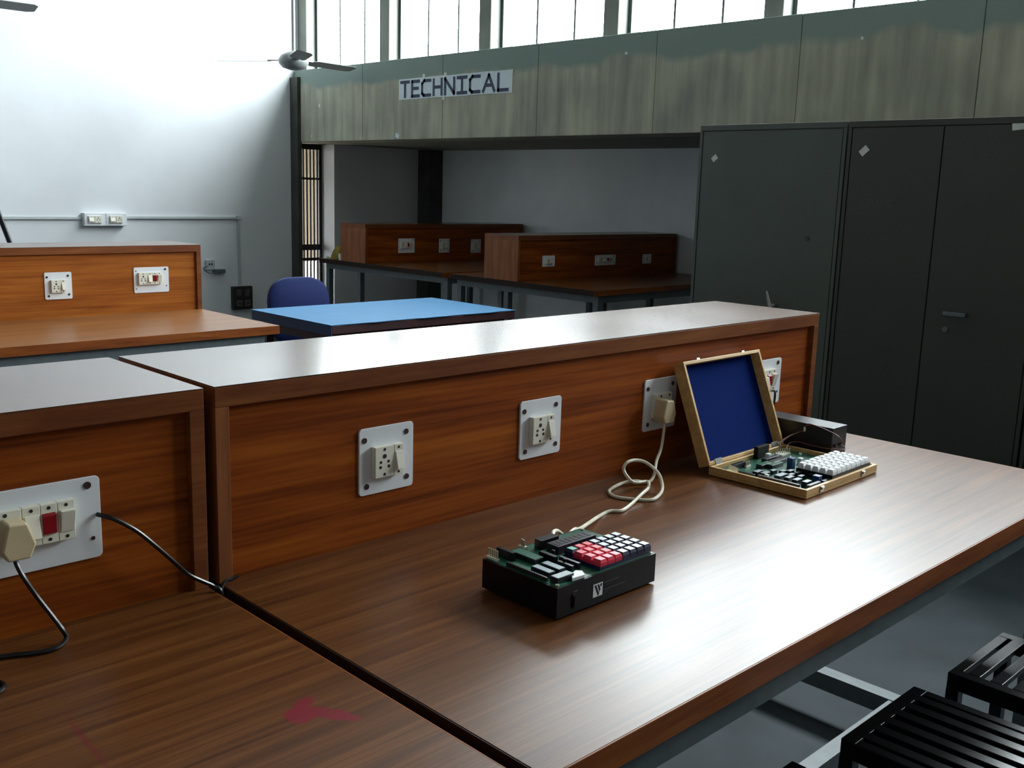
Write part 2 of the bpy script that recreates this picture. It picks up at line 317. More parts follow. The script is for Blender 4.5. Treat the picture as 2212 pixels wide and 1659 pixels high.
# ------------------------------------------------------------------ lab benches
H = 0.321; WD = 0.347; LB = 1.832
def bench(loc, front, back, label, mat_top, mat_panel=None):
    mat_panel = mat_panel or M['panel']
    t = thing('lab_bench', loc, label, 'bench', 'wooden lab benches with socket risers')
    yb = WD + back; e = 0.003
    BX(e, LB - e, -front + e, yb - e, Z0 - 0.036, Z0).build('tabletop', mat_top, t)
    ed = M['edge']
    BX(0, LB, -front, -front + e, Z0 - 0.038, Z0 - 0.0002).build('edge_band', ed, t, bevel=0.0008)
    BX(0, LB, yb - e, yb, Z0 - 0.038, Z0 - 0.0002).build('edge_band', ed, t, bevel=0.0008)
    BX(0, e, -front + e, yb - e, Z0 - 0.038, Z0 - 0.0006).build('edge_band', M['edge_shaded'], t, bevel=0.0008)
    BX(LB - e, LB, -front + e, yb - e, Z0 - 0.038, Z0 - 0.0002).build('edge_band', ed, t, bevel=0.0008)
    BX(0, LB, 0, WD, Z0 + H - 0.002, Z0 + H).build('riser_top', M['riser_top'], t)
    BX(0, LB, 0, WD, Z0 + H - 0.034, Z0 + H - 0.002).build('riser_rail', M['trim'], t, bevel=0.001)
    for x in (0, LB - 0.024):
        BX(x, x + 0.024, 0, WD, Z0, Z0 + H - 0.034).build('riser_side', M['endgrain'] if x == 0 else M['trim'], t, bevel=0.001)
    BX(0.024, LB - 0.024, 0.012, 0.024, Z0, Z0 + H - 0.034).build('riser_panel', mat_panel, t)
    BX(0.024, LB - 0.024, WD - 0.024, WD - 0.012, Z0, Z0 + H - 0.034).build('riser_panel', mat_panel, t)
    s = M['steel']; a = 0.045
    xs = (0.06, LB - 0.11); ys = (-front + 0.02, WD / 2 - a / 2, yb - 0.02 - a)
    for x in xs:
        for y in ys: BX(x, x + a, y, y + a, 0, Z0 - 0.088).build('leg', s, t)
        BX(x, x + a, ys[0], ys[2] + a, Z0 - 0.088, Z0 - 0.038).build('apron', s, t)
        for y0, y1 in ((ys[0] + a, ys[1]), (ys[1] + a, ys[2])): BX(x, x + a, y0, y1, 0.072, 0.12).build('foot_rail', s, t)
    for y in (ys[0], ys[2]): BX(xs[0] + a, xs[1], y, y + a, Z0 - 0.088, Z0 - 0.038).build('apron', s, t)
    ym = -front * 0.545
    BX(xs[0] + a, xs[1], ym, ym + 0.04, 0.072, 0.118).build('foot_rail', s, t)
    return t
bench((0, 0, 0), 0.724, 0.38, 'long brown lab bench carrying the two circuit-board trainer kits', M['top'])
bench((-LB - 0.018, 0, 0), 0.724, 0.38, 'brown lab bench with a red ink stain at the lower left', M['top_b'])
bench((1.688 - LB, 3.298, 0), 0.724, 0.38, 'brown lab bench near the white wall, beside the blue-topped table', M['top_lit'], M['panel_lit'])
bench((4.28, 5.48, 0), 1.0, 0.33, 'dim lab bench in the alcove next to the barred opening', M['top'])
bench((4.28, 3.68, 0), 0.725, 0.38, 'dim lab bench in the alcove next to the grey cabinets', M['top'])

# ------------------------------------------------------------------ socket plates (local: x right, z up, front towards -y)
def disc(x, z, r, y, d, n=12): 
    return MB().prism([(x + r * math.cos(2 * PI * k / n), y, z + r * math.sin(2 * PI * k / n)) for k in range(n)], (0, -d, 0))
def mod_socket(t, x0, x1, z0, z1, y):
    m = BX(x0, x1, y - 0.012, y, z0, z1).build('socket_module', M['module'], t, bevel=0.0012)
    w = x1 - x0; h = z1 - z0; cx = (x0 + x1) / 2; f = y - 0.0118
    for dx, dz, r in ((0, 0.18, 0.0042), (-0.2, 0.0, 0.0027), (0.2, 0.0, 0.0027), (-0.22, -0.16, 0.003), (0.22, -0.16, 0.003), (0, 0.4, 0.0027), (0, -0.4, 0.0027)):
        disc(cx + dx * w, (z0 + z1) / 2 + dz * h, r, f, 0.0006).build('pin_hole', M['hole'], m)
def mod_switch(t, x0, x1, z0, z1, y, mat, flip=False, name='switch'):
    m = BX(x0 + 0.0003, x1, y - 0.012, y, z0, z1).build(name + '_module', M['module'], t, bevel=0.001)
    h = z1 - z0; a = z0 + 0.22 * h; b = z1 - 0.22 * h; yf = y - 0.012
    if name == 'indicator': pr = [(x0 + 0.002, yf + 0.001, a), (x0 + 0.002, yf + 0.001, b), (x0 + 0.002, yf - 0.005, b - 0.003), (x0 + 0.002, yf - 0.005, a + 0.003)]
    elif flip: pr = [(x0 + 0.003, yf + 0.001, a), (x0 + 0.003, yf + 0.001, b), (x0 + 0.003, yf - 0.009, b), (x0 + 0.003, yf - 0.001, a)]
    else: pr = [(x0 + 0.003, yf + 0.001, a), (x0 + 0.003, yf + 0.001, b), (x0 + 0.003, yf - 0.001, b), (x0 + 0.003, yf - 0.009, a)]
    MB().prism(pr, (x1 - x0 - 0.005, 0, 0)).build('rocker' if name == 'switch' else 'indicator_lens', mat, m, bevel=0.0006)
    for dz in (0.4, -0.4): disc((x0 + x1) / 2, (z0 + z1) / 2 + dz * h, 0.0025, yf + 0.0002, 0.0006).build('pin_hole', M['hole'], m)
def plate_small(loc, label, w=0.121, h=0.122, detail=True, grp='socket plates on the lab benches'):
    t = thing('socket_plate', loc, label, 'socket plate', grp)
    MB().prism([(x, 0, z) for x, z in rrect(0, w, 0, h, 0.007)], (0, -0.004, 0)).build('plate', M['plate'], t, bevel=0.0008)
    k = h / 0.122
    mod_socket(t, w * 0.215, w * 0.56, 0.031 * k, 0.088 * k, -0.004)
    mod_switch(t, w * 0.56, w * 0.735, 0.031 * k, 0.088 * k, -0.004, M['module'])
    if detail:
        for x, z in ((0.011, 0.101), (0.104, 0.105), (0.106, 0.02), (0.016, 0.016)): disc(x * w / 0.121, z * k, 0.0052, -0.004, 0.0012).build('screw', M['screw'], t)
    return t
def plate_large(loc, label, w=0.175, h=0.122, plug=False, grp='socket plates on the lab benches'):
    t = thing('socket_plate', loc, label, 'socket plate', grp)
    MB().prism([(x, 0, z) for x, z in rrect(0, w, 0, h, 0.007)], (0, -0.004, 0)).build('plate', M['plate'], t, bevel=0.0008)
    k = h / 0.122; q = w / 0.175
    mod_socket(t, 0.02 * q, 0.063 * q, 0.04 * k, 0.097 * k, -0.004)
    mod_switch(t, 0.063 * q, 0.087 * q, 0.04 * k, 0.097 * k, -0.004, M['module'])
    mod_switch(t, 0.087 * q, 0.110 * q, 0.04 * k, 0.097 * k, -0.004, M['red'], name='indicator')
    mod_switch(t, 0.110 * q, 0.134 * q, 0.04 * k, 0.097 * k, -0.004, M['module'], flip=True)
    disc(0.157 * q, 0.112 * k - 0.002, 0.0055, -0.004, 0.0012).build('screw', M['screw'], t)
    for x, z in ((0.162, 0.03), (0.011, 0.105), (0.011, 0.02)): disc(x * q, z * k, 0.003, -0.004, 0.0008).build('screw', M['screw'], t)
    return t
PZ = 0.869; PY = 0.012
plate_small((0.277, PY, PZ), 'leftmost of the square white socket plates on the trainer-kit bench')
plate_small((0.675, PY, PZ), 'square white socket plate on the riser directly behind the red-key trainer kit')
plate_small((1.077, PY, PZ), 'shaded white socket plate with a plug, left of the open wooden box')
plate_large((1.489, PY, PZ), 'wide white socket plate with red indicator behind the open wooden box')
plate_large((-0.354, PY, PZ), 'large white socket plate with a beige plug at the left edge')
bx = 1.688 - LB
plate_small((bx + 1.077, 3.31, PZ - 0.004), 'square white socket plate on the bench before the white wall')
plate_large((bx + 1.489, 3.31, PZ + 0.006), 'wide white socket plate with red indicator on the bench before the white wall')
plate_large((4.633, 5.492, 0.858), 'wide socket plate on the alcove bench near the barred opening')
plate_small((5.085, 5.492, 0.852), 'middle socket plate on the alcove bench near the barred opening')
plate_small((5.463, 5.492, 0.842), 'right-hand socket plate on the alcove bench near the barred opening')
plate_small((4.54, 3.692, 0.875), 'left socket plate on the dark alcove riser by the cabinets', 0.128, 0.08, False)
plate_large((5.114, 3.692, 0.868), 'wide middle socket plate on the dark alcove riser by the cabinets', 0.24, 0.078)
plate_small((5.69, 3.692, 0.866), 'right socket plate on the dark alcove riser by the cabinets', 0.11, 0.075, False)

# ------------------------------------------------------------------ plugs and cords
def plug_body(t, x, z, y, s=1.0, mat='plug'):
    pts = [(-0.021, -0.012), (-0.014, -0.026), (0.014, -0.026), (0.022, -0.008), (0.012, 0.022), (-0.012, 0.024)]
    MB().prism([(x + a * s, y, z + b * s) for a, b in pts], (0, -0.03 * s, 0)).build('plug', M[mat], t, bevel=0.003)
def cord(t, pts, r, mat, name='cord', n=6):
    return MB().tube(smooth_path(pts, n), r, 8).build(name, mat, t, smooth=True)
t = thing('power_lead', (0, 0, 0), 'black power cord with a beige plug, curling onto the left bench', 'power cord')
plug_body(t, -0.307, 0.932, -0.0045, 1.05)
cord(t, [(-0.309, -0.018, 0.908), (-0.307, -0.022, 0.895), (-0.302, -0.03, 0.878), (-0.288, -0.036, 0.848), (-0.273, -0.045, 0.819), (-0.264, -0.054, 0.80), (-0.26, -0.056, 0.788), (-0.27, -0.065, 0.784), (-0.285, -0.071, 0.7838), (-0.308, -0.066, 0.7838), (-0.33, -0.055, 0.7838), (-0.37, -0.045, 0.7838), (-0.42, -0.06, 0.7838), (-0.44, -0.11, 0.7838), (-0.41, -0.15, 0.7838), (-0.385, -0.15, 0.7838), (-0.368, -0.138, 0.7838), (-0.37, -0.12, 0.7838), (-0.39, -0.112, 0.7838)], 0.0034, M['cable'])
t = thing('power_lead', (0, 0, 0), 'black cord running from the left socket plate into the bench gap', 'power cord')
cord(t, [(-0.186, 0.006, 0.934), (-0.176, -0.004, 0.931), (-0.163, -0.012, 0.924), (-0.138, -0.018, 0.904), (-0.113, -0.022, 0.877), (-0.085, -0.022, 0.845), (-0.061, -0.018, 0.818), (-0.038, -0.018, 0.801), (-0.021, -0.02, 0.789), (-0.011, -0.028, 0.775), (-0.009, -0.03, 0.70), (-0.009, -0.02, 0.55)], 0.0034, M['cable'])
cord(t, [(-0.010, -0.035, 0.74), (-0.008, -0.02, 0.775), (0.004, -0.012, 0.788), (0.016, -0.01, 0.788), (0.028, -0.008, 0.79)], 0.0026, M['cable'], 'cord_tail')
t = thing('power_lead', (0, 0, 0), 'coiled white power cord plugged in behind the red-key trainer kit', 'power cord')
plug_body(t, 1.117, 0.922, -0.0045, 1.1)
cord(t, [(1.117, -0.02, 0.897), (1.112, -0.026, 0.882), (1.096, -0.033, 0.838), (1.059, -0.05, 0.818), (1.021, -0.076, 0.81), (1.012, -0.079, 0.795), (0.993, -0.08, 0.786), (0.964, -0.064, 0.79), (0.938, -0.05, 0.786), (0.892, -0.058, 0.7835), (0.867, -0.075, 0.7835), (0.857, -0.103, 0.7835), (0.87, -0.132, 0.7835), (0.896, -0.162, 0.7835), (0.93, -0.158, 0.786), (0.964, -0.141, 0.792), (0.981, -0.12, 0.81), (0.984, -0.102, 0.822), (0.975, -0.082, 0.835), (0.956, -0.07, 0.84), (0.931, -0.067, 0.838), (0.922, -0.066, 0.825), (0.924, -0.075, 0.81), (0.939, -0.083, 0.796), (0.976, -0.088, 0.792), (0.967, -0.102, 0.792), (0.942, -0.119, 0.79), (0.896, -0.139, 0.791), (0.842, -0.155, 0.7838), (0.793, -0.17, 0.7835), (0.772, -0.157, 0.7835), (0.732, -0.164, 0.7835), (0.60, -0.232, 0.805), (0.55, -0.262, 0.822), (0.52, -0.277, 0.825)], 0.0036, M['wcable'])
MB().tube(smooth_path([(0.5, -0.277, 0.828), (0.485, -0.279, 0.838), (0.466, -0.288, 0.8425), (0.452, -0.30, 0.8415)], 5), 0.0034, 8).build('cord_end', M['wcable'], t, smooth=True)

# ------------------------------------------------------------------ trainer kit with red and grey keys
def chip(t, x0, x1, y0, y1, z, h=0.006, mat='chip', lab=None, name='chip'):
    m = BX(x0, x1, y0, y1, z, z + h).build(name, M[mat], t, bevel=0.0005)
    if lab: BX(x0 + 0.001, x1 - 0.001, y0 + 0.001, y1 - 0.001, z + h, z + h + 0.0004).build('chip_label', M[lab], m)
    return m
KX0, KX1, KY0, KY1 = 0.307, 0.543, -0.448, -0.284
t = thing('trainer_kit', (0, 0, 0), 'black microprocessor trainer kit with red and grey keys on the bench', 'trainer kit')
cs = MB(); kt = Z0 + 0.052
cs.box(KX0, KX1, KY0, KY1, Z0 + 0.004, Z0 + 0.04); cs.box(KX0, KX1, KY0, KY0 + 0.003, Z0 + 0.04, kt); cs.box(KX0, KX1, KY1 - 0.003, KY1, Z0 + 0.04, kt)
cs.box(KX0, KX0 + 0.003, KY0 + 0.003, KY1 - 0.003, Z0 + 0.04, kt); cs.box(KX1 - 0.003, KX1, KY0 + 0.003, KY1 - 0.003, Z0 + 0.04, kt)
case = cs.build('case', M['black'], t)
for x in (KX0 + 0.02, KX1 - 0.02):
    for y in (KY0 + 0.02, KY1 - 0.02): MB().lathe([(0.008, 0.0), (0.009, 0.004)], (x, y, Z0), 12).build('rubber_foot', M['black'], case)
pcb = BX(KX0 + 0.0035, KX1 - 0.0035, KY0 + 0.0035, KY1 - 0.0035, kt - 0.004, kt + 0.0005).build('circuit_board', M['pcb'], t)
zt = kt + 0.0005
chip(t, 0.41, 0.503, -0.352, -0.326, zt, 0.014, 'disp', name='display')
chip(t, 0.405, 0.447, -0.319, -0.303, zt, 0.016, 'black', name='connector')
for i in range(8): BX(0.414 + i * 0.0108, 0.4205 + i * 0.0108, -0.347, -0.331, zt + 0.014, zt + 0.0145).build('digit', M['black'], t)
chip(t, 0.350, 0.371, -0.358, -0.303, zt, 0.008, 'chip', 'pcb')
chip(t, 0.325, 0.339, -0.413, -0.374, zt, 0.009, 'chip', 'chiplab'); chip(t, 0.347, 0.362, -0.413, -0.374, zt, 0.009, 'chip', 'chiplab'); chip(t, 0.319, 0.355, -0.437, -0.421, zt, 0.009, 'chip', 'chiplab')
chip(t, 0.376, 0.384, -0.376, -0.341, zt, 0.012, 'black', name='connector'); chip(t, 0.390, 0.396, -0.414, -0.372, zt, 0.009, 'chip', name='header'); chip(t, 0.375, 0.381, -0.414, -0.382, zt, 0.008, 'chip', name='header')
chip(t, 0.333, 0.341, -0.325, -0.284 - 0.004, zt, 0.014, 'black', name='connector')
chip(t, 0.314, 0.318, -0.418, -0.33, zt, 0.006, 'chip', name='header')
def pin_row(t, x0, y0, dx, dy, n, z, h, mat='pin'):
    b = BX(min(x0, x0 + dx * (n - 1)) - 0.0025, max(x0, x0 + dx * (n - 1)) + 0.0025, min(y0, y0 + dy * (n - 1)) - 0.0025, max(y0, y0 + dy * (n - 1)) + 0.0025, z, z + 0.004).build('pin_header', M['module'], t)
    for i in range(n):
        x = x0 + dx * i; y = y0 + dy * i; BX(x - 0.0011, x + 0.0011, y - 0.0011, y + 0.0011, z + 0.004, z + h).build('pin', M[mat], b)
pin_row(t, 0.316, -0.308, 0, 0.005, 5, zt, 0.017); pin_row(t, 0.388, -0.296, 0.001, 0.0028, 4, zt, 0.015); 
MB().prism([(0.343, -0.444, zt), (0.37, -0.446, zt), (0.379, -0.432, zt), (0.372, -0.424, zt), (0.356, -0.43, zt)], (0, 0, 0.006)).build('heat_sink_block', M['whitecap'], t, bevel=0.001)
for x, y in ((0.398, -0.352), (0.384, -0.39)): MB().lathe([(0.003, 0), (0.003, 0.011), (0.002, 0.012)], (x, y, zt), 10).build('capacitor', M['black'], t, smooth=True)
for x, y in ((KX1 - 0.008, KY0 + 0.008), (KX0 + 0.008, KY0 + 0.008), (KX1 - 0.008, KY1 - 0.008)): MB().lathe([(0.0035, 0), (0.0035, 0.002)], (x, y, zt), 10).build('screw', M['pin'], t)
kp = BX(0.409, 0.537, -0.442, -0.364, zt, zt + 0.006).build('keypad_base', M['keybase'], t)
def key_mb(w, d, h, tpr=0.0022):
    a, b = w / 2, d / 2
    return MB().add([(-a, -b, 0), (a, -b, 0), (a, b, 0), (-a, b, 0), (-a, -b, h * .55), (a, -b, h * .55), (a, b, h * .55), (-a, b, h * .55), (-a + tpr, -b + tpr, h), (a - tpr, -b + tpr, h), (a - tpr, b - tpr, h), (-a + tpr, b - tpr, h)],
                    [(0, 3, 2, 1), (0, 1, 5, 4), (1, 2, 6, 5), (2, 3, 7, 6), (3, 0, 4, 7), (4, 5, 9, 8), (5, 6, 10, 9), (6, 7, 11, 10), (7, 4, 8, 11), (8, 9, 10, 11)])
proto = {}
for r in range(4):
    for c_ in range(7):
        kind = ('keygreen' if (c_ == 0 and r == 3) else 'keyred') if c_ < 3 else 'keygrey'
        if kind not in proto:
            body = M['keyred'] if kind == 'keyred' else M['keybase']
            o = key_mb(0.0165, 0.0178, 0.0105).build('key', body, None); o.data.materials.append(M[kind])
            o.data.polygons[9].material_index = 1
            proto[kind] = o
        else:
            o = proto[kind].copy(); col.objects.link(o)
        o.parent = t; o.location = (0.419 + 0.0182 * c_, -0.433 + 0.0197 * r, zt + 0.006)
# front lettering, emblem and rocker switch
fy = KY0 - 0.0002
BX(0.388, 0.410, fy - 0.0005, fy + 0.0004, Z0 + 0.016, Z0 + 0.037).build('emblem', M['plate'], t)
def fpoly(pts, name, mat): MB().prism([(0.388 + a * 0.022, fy - 0.0005, Z0 + 0.016 + b * 0.021) for a, b in pts], (0, -0.0004, 0)).build(name, M[mat], t)
fpoly([(0.12, 0.93), (0.27, 0.93), (0.6, 0.22), (0.52, 0.08)], 'emblem_stripe', 'black'); fpoly([(0.42, 0.93), (0.57, 0.93), (0.76, 0.52), (0.68, 0.34)], 'emblem_stripe', 'black')
fpoly([(0.72, 0.93), (0.93, 0.93), (0.82, 0.66)], 'emblem_stripe', 'black'); fpoly([(0.52, 0.08), (0.68, 0.38), (0.64, 0.3), (0.58, 0.1)], 'emblem_stripe', 'black')
M['print'] = plain('grey_print', '#3c3c44', 0.6)
for x0, x1, z, h in ((0.413, 0.452, 0.0335, 0.0022), (0.413, 0.430, 0.029, 0.0016), (0.413, 0.466, 0.0215, 0.0026), (0.413, 0.432, 0.0175, 0.0016)):
    n = int((x1 - x0) / 0.0024)
    pr = MB()
    for i in range(n):
        if random.random() < 0.85: pr.box(x0 + i * 0.0024, x0 + i * 0.0024 + 0.0017, fy - 0.0004, fy + 0.0003, Z0 + z, Z0 + z + h)
    pr.build('printed_line', M['print'], t)
sw = BX(0.340, 0.354, fy - 0.002, fy + 0.001, Z0 + 0.012, Z0 + 0.034).build('rocker_switch', M['black'], t, bevel=0.0006)
BX(0.3425, 0.3515, fy - 0.0032, fy - 0.0019, Z0 + 0.015, Z0 + 0.031).build('rocker', M['black'], sw)
BX(0.342, 0.352, fy - 0.0004, fy + 0.0003, Z0 + 0.037, Z0 + 0.039).build('printed_line', M['print'], t)

# ------------------------------------------------------------------ trainer kit in an open wooden box
t = thing('boxed_trainer_kit', (1.17, -0.367, Z0), 'open light wooden box with blue felt lid and white-key circuit board', 'trainer kit', rz=math.radians(1))
BW, BD, BH, TH = 0.333, 0.248, 0.021, 0.008
tray = MB(); tray.box(0, BW, 0, BD, 0.001, 0.006)
tray.box(0, BW, 0, TH, 0.006, BH); tray.box(0, BW, BD - TH, BD, 0.006, BH); tray.box(0, TH, TH, BD - TH, 0.006, BH); tray.box(BW - TH, BW, TH, BD - TH, 0.006, BH)
tray = tray.build('tray', M['boxwood'], t, bevel=0.0012)
for x in (0.066, 0.26):
    c = MB(); c.box(x - 0.008, x + 0.008, -0.002, 0, 0.006, 0.019); c.box(x - 0.005, x + 0.005, -0.0045, -0.002, 0.011, 0.017); c.build('latch', M['chrome'], tray, bevel=0.0005)
# lid: hinged at the back edge, leaning on the riser
A = math.radians(111.5); LD = 0.247; LT = 0.03
dv = Vector((0, -math.cos(A), math.sin(A))); nv = Vector((0, -math.sin(A), -math.cos(A)))   # dv up the lid, nv towards the front
def L3(x, s, d): # x across, s up the lid, d depth behind the front rim
    p = Vector((x, BD - 0.0015, BH + 0.001)) + dv * s - nv * d; return p
def lbox(x0, x1, s0, s1, d0, d1): return MB().prism([L3(x0, s0, d0), L3(x1, s0, d0), L3(x1, s1, d0), L3(x0, s1, d0)], L3(x0, s0, d1) - L3(x0, s0, d0))
lid = MB()
for a in ((0, BW, 0, TH, 0, LT), (0, BW, LD - TH, LD, 0, LT), (0, TH, TH, LD - TH, 0, LT), (BW - TH, BW, TH, LD - TH, 0, LT)):
    b = lbox(*a); lid.add(b.v, b.f)
b = lbox(TH, BW - TH, TH, LD - TH, LT - 0.003, LT); lid.add(b.v, b.f)
lid = lid.build('lid', M['boxwood'], t, bevel=0.001)
lbox(TH, BW - TH, TH, LD - TH, LT - 0.0046, LT - 0.003).build('felt_lining', M['felt'], lid)
for x in (0.066, 0.26): lbox(x - 0.006, x + 0.006, LD, LD + 0.004, 0.002, 0.008).build('latch_catch', M['chrome'], lid)
for x in (0.04, 0.29): lbox(x - 0.014, x + 0.014, -0.001, 0.012, -0.0012, 0.0).build('hinge', M['chrome'], lid)
zb = 0.0115
BX(TH + 0.001, BW - TH - 0.001, TH + 0.001, BD - TH - 0.001, 0.0065, zb).build('circuit_board', M['pcb'], t)
def c2(x, y, w, d, h=0.006, mat='chip', lab=None, name='chip'): chip(t, x - w / 2, x + w / 2, y - d / 2, y + d / 2, zb, h, mat, lab, name)
for x, y in ((0.047, 0.148), (0.049, 0.130), (0.06, 0.076), (0.057, 0.055), (0.059, 0.033)): c2(x, y, 0.026, 0.012, 0.012, 'chip', 'chiplab')
c2(0.062, 0.098, 0.036, 0.015, 0.012, 'chip', 'chiplab')
for x, y in ((0.1, 0.069), (0.12, 0.088), (0.093, 0.09), (0.106, 0.118), (0.121, 0.108), (0.092, 0.135), (0.145, 0.036), (0.136, 0.06)): c2(x, y, 0.02, 0.010, 0.009, 'chip', 'chiplab')
for x, y in ((0.149, 0.164), (0.13, 0.18)): c2(x, y, 0.05, 0.016, 0.009, 'chip', 'pcb')
c2(0.185, 0.175, 0.07, 0.016, 0.01, 'chip'); c2(0.19, 0.2, 0.06, 0.014, 0.01, 'chip')
c2(0.02, 0.08, 0.008, 0.1, 0.012, 'chip', name='connector'); c2(0.021, 0.16, 0.008, 0.04, 0.010, 'chip', name='connector')
c2(0.055, 0.014, 0.05, 0.008, 0.012, 'chip', name='connector'); c2(0.12, 0.014, 0.05, 0.008, 0.01, 'chip', name='connector')
c2(0.166, 0.132, 0.014, 0.014, 0.026, 'capblue', name='relay'); c2(0.1, 0.03, 0.016, 0.016, 0.018, 'capblue', name='relay')
c2(0.224, 0.14, 0.012, 0.010, 0.014, 'whitecap', name='terminal_block'); c2(0.2, 0.212, 0.012, 0.010, 0.014, 'whitecap', name='terminal_block'); c2(0.03, 0.115, 0.008, 0.008, 0.014, 'whitecap', name='terminal_block')
c2(0.205, 0.115, 0.05, 0.014, 0.012, 'chiplab', name='display'); c2(0.262, 0.119, 0.05, 0.014, 0.012, 'chiplab', name='display')
c2(0.2, 0.232, 0.05, 0.012, 0.03, 'black', name='connector'); c2(0.07, 0.215, 0.05, 0.012, 0.012, 'black', name='connector')
pin_row(t, 0.018, 0.182, 0.0022, 0.0052, 7, zb, 0.016); pin_row(t, 0.09, 0.205, 0.005, 0, 4, zb, 0.014); pin_row(t, 0.25, 0.222, 0.006, -0.003, 7, zb, 0.015)
for i in range(14):
    x = random.uniform(0.18, 0.31); y = random.uniform(0.15, 0.225); c2(x, y, 0.006, 0.003, 0.004, random.choice(['pin', 'copper', 'whitecap']), name='resistor')
BX(0.128, 0.312, 0.008, 0.098, zb, zb + 0.016).build('keypad_base', M['black'], t)
kw = key_mb(0.0182, 0.0148, 0.012, 0.0022); first = None
for r in range(5):
    for c_ in range(8):
        if first is None: first = kw.build('key', M['keywhite'], None); o = first
        else: o = first.copy(); col.objects.link(o)
        o.parent = t; o.location = (0.1405 + c_ * 0.0227, 0.017 + r * 0.018, zb + 0.016)

# ------------------------------------------------------------------ power supply box with wires
t = thing('power_supply', (0, 0, 0), 'long black power supply box behind the wooden-box kit', 'power supply')
PX0, PX1, PY0, PY1, PH = 1.54, 1.613, -0.222, -0.02, 0.075
BX(PX0, PX1, PY0, PY1, Z0 + 0.003, Z0 + PH).build('case', M['psu'], t, bevel=0.0015)
for x in (PX0 + 0.012, PX1 - 0.012):
    for y in (PY0 + 0.015, PY1 - 0.015): MB().lathe([(0.006, 0), (0.006, 0.003)], (x, y, Z0), 10).build('rubber_foot', M['black'], t)
for x in (1.555, 1.58):
    MB().tube([(x, PY0 + 0.001, Z0 + 0.03), (x, PY0 - 0.006, Z0 + 0.03)], 0.005, 12).build('terminal', M['screw'], t)
t = thing('wire_bundle', (0, 0, 0), 'thin brown wires arching from the power supply to the wooden-box kit', 'wires')
base = [(1.555, -0.230, 0.81), (1.548, -0.245, 0.822), (1.535, -0.243, 0.838), (1.528, -0.23, 0.847), (1.524, -0.208, 0.854), (1.522, -0.182, 0.859), (1.52, -0.167, 0.860), (1.519, -0.158, 0.854), (1.518, -0.154, 0.841), (1.512, -0.14, 0.832), (1.495, -0.13, 0.826), (1.465, -0.125, 0.815), (1.44, -0.135, 0.803)]
for k in range(3):
    MB().tube(smooth_path([(x + (0.004 * k if i else 0) - (0.006 * k if i > 9 else 0), y + 0.003 * k * math.sin(i), z - (0.002 * k if 2 < i < 9 else 0)) for i, (x, y, z) in enumerate(base)], 4), 0.0011, 6).build('wire', M['copper'], t, smooth=True)
MB().tube(smooth_path([(1.575, -0.23, 0.81), (1.56, -0.25, 0.806), (1.53, -0.23, 0.806), (1.515, -0.18, 0.808), (1.508, -0.15, 0.812), (1.48, -0.14, 0.811), (1.45, -0.15, 0.803)], 5), 0.0011, 6).build('wire', M['copper'], t, smooth=True)
MB().lathe([(0.002, 0), (0.0032, 0.003), (0.0032, 0.009), (0.002, 0.012)], (1.5195, -0.156, 0.838), 10).build('wire_joint', M['pin'], t, smooth=True)
t = thing('power_lead', (0, 0, 0), 'dark cord hanging from the wide socket plate behind the wooden box', 'power cord')
plug_body(t, 1.531, 0.935, -0.0045, 0.95, 'module')
cord(t, [(1.531, -0.018, 0.912), (1.57, -0.024, 0.915), (1.602, -0.016, 0.905), (1.608, -0.012, 0.87), (1.608, -0.010, 0.82), (1.608, -0.010, 0.79), (1.606, -0.012, 0.7845)], 0.003, M['cable'])

# ------------------------------------------------------------------ slatted stools
def stool(x0, x1, y0, y1, label, along):
    t = thing('slatted_stool', ((x0 + x1) / 2, (y0 + y1) / 2, 0), label, 'stool', 'black slatted metal stools', rz=0 if along == 'y' else PI / 2)
    w, d = (x1 - x0) / 2, (y1 - y0) / 2
    if along == 'x': w, d = d, w
    z = 0.45; bm = M['blackmetal']
    for a in ((-w, w, -d, -d + 0.028), (-w, w, d - 0.028, d), (-w, -w + 0.022, -d + 0.028, d - 0.028), (w - 0.022, w, -d + 0.028, d - 0.028)):
        BX(a[0], a[1], a[2], a[3], z - 0.035, z).build('seat_rail', bm, t, bevel=0.0015)
    n = 6; pitch = (2 * w - 0.044) / n
    for i in range(n):
        xc = -w + 0.022 + pitch * (i + 0.5)
        BX(xc - 0.0125, xc + 0.0125, -d + 0.026, d - 0.026, z - 0.012, z + 0.001).build('slat', bm, t, bevel=0.0015)
    for sx in (-1, 1):
        for sy in (-1, 1):
            BX(sx * w, sx * (w - 0.026), sy * d, sy * (d - 0.026), 0, z - 0.035).build('leg', bm, t)
    for sx in (-1, 1): BX(sx * (w - 0.004), sx * (w - 0.02), -d + 0.026, d - 0.026, 0.12, 0.145).build('stretcher', bm, t)
    for sy in (-1, 1): BX(-w + 0.026, w - 0.026, sy * (d - 0.004), sy * (d - 0.02), 0.12, 0.145).build('stretcher', bm, t)
    return t
stool(0.885, 1.185, -0.95, -0.632, 'black slatted stool in front, its slats pointing away from the bench', 'y')
stool(1.30, 1.60, -0.96, -0.652, 'black slatted stool at the right edge, its slats parallel to the bench', 'x')
stool(0.448, 0.75, -0.92, -0.612, 'black stool of which only one corner shows at the bottom edge', 'y')

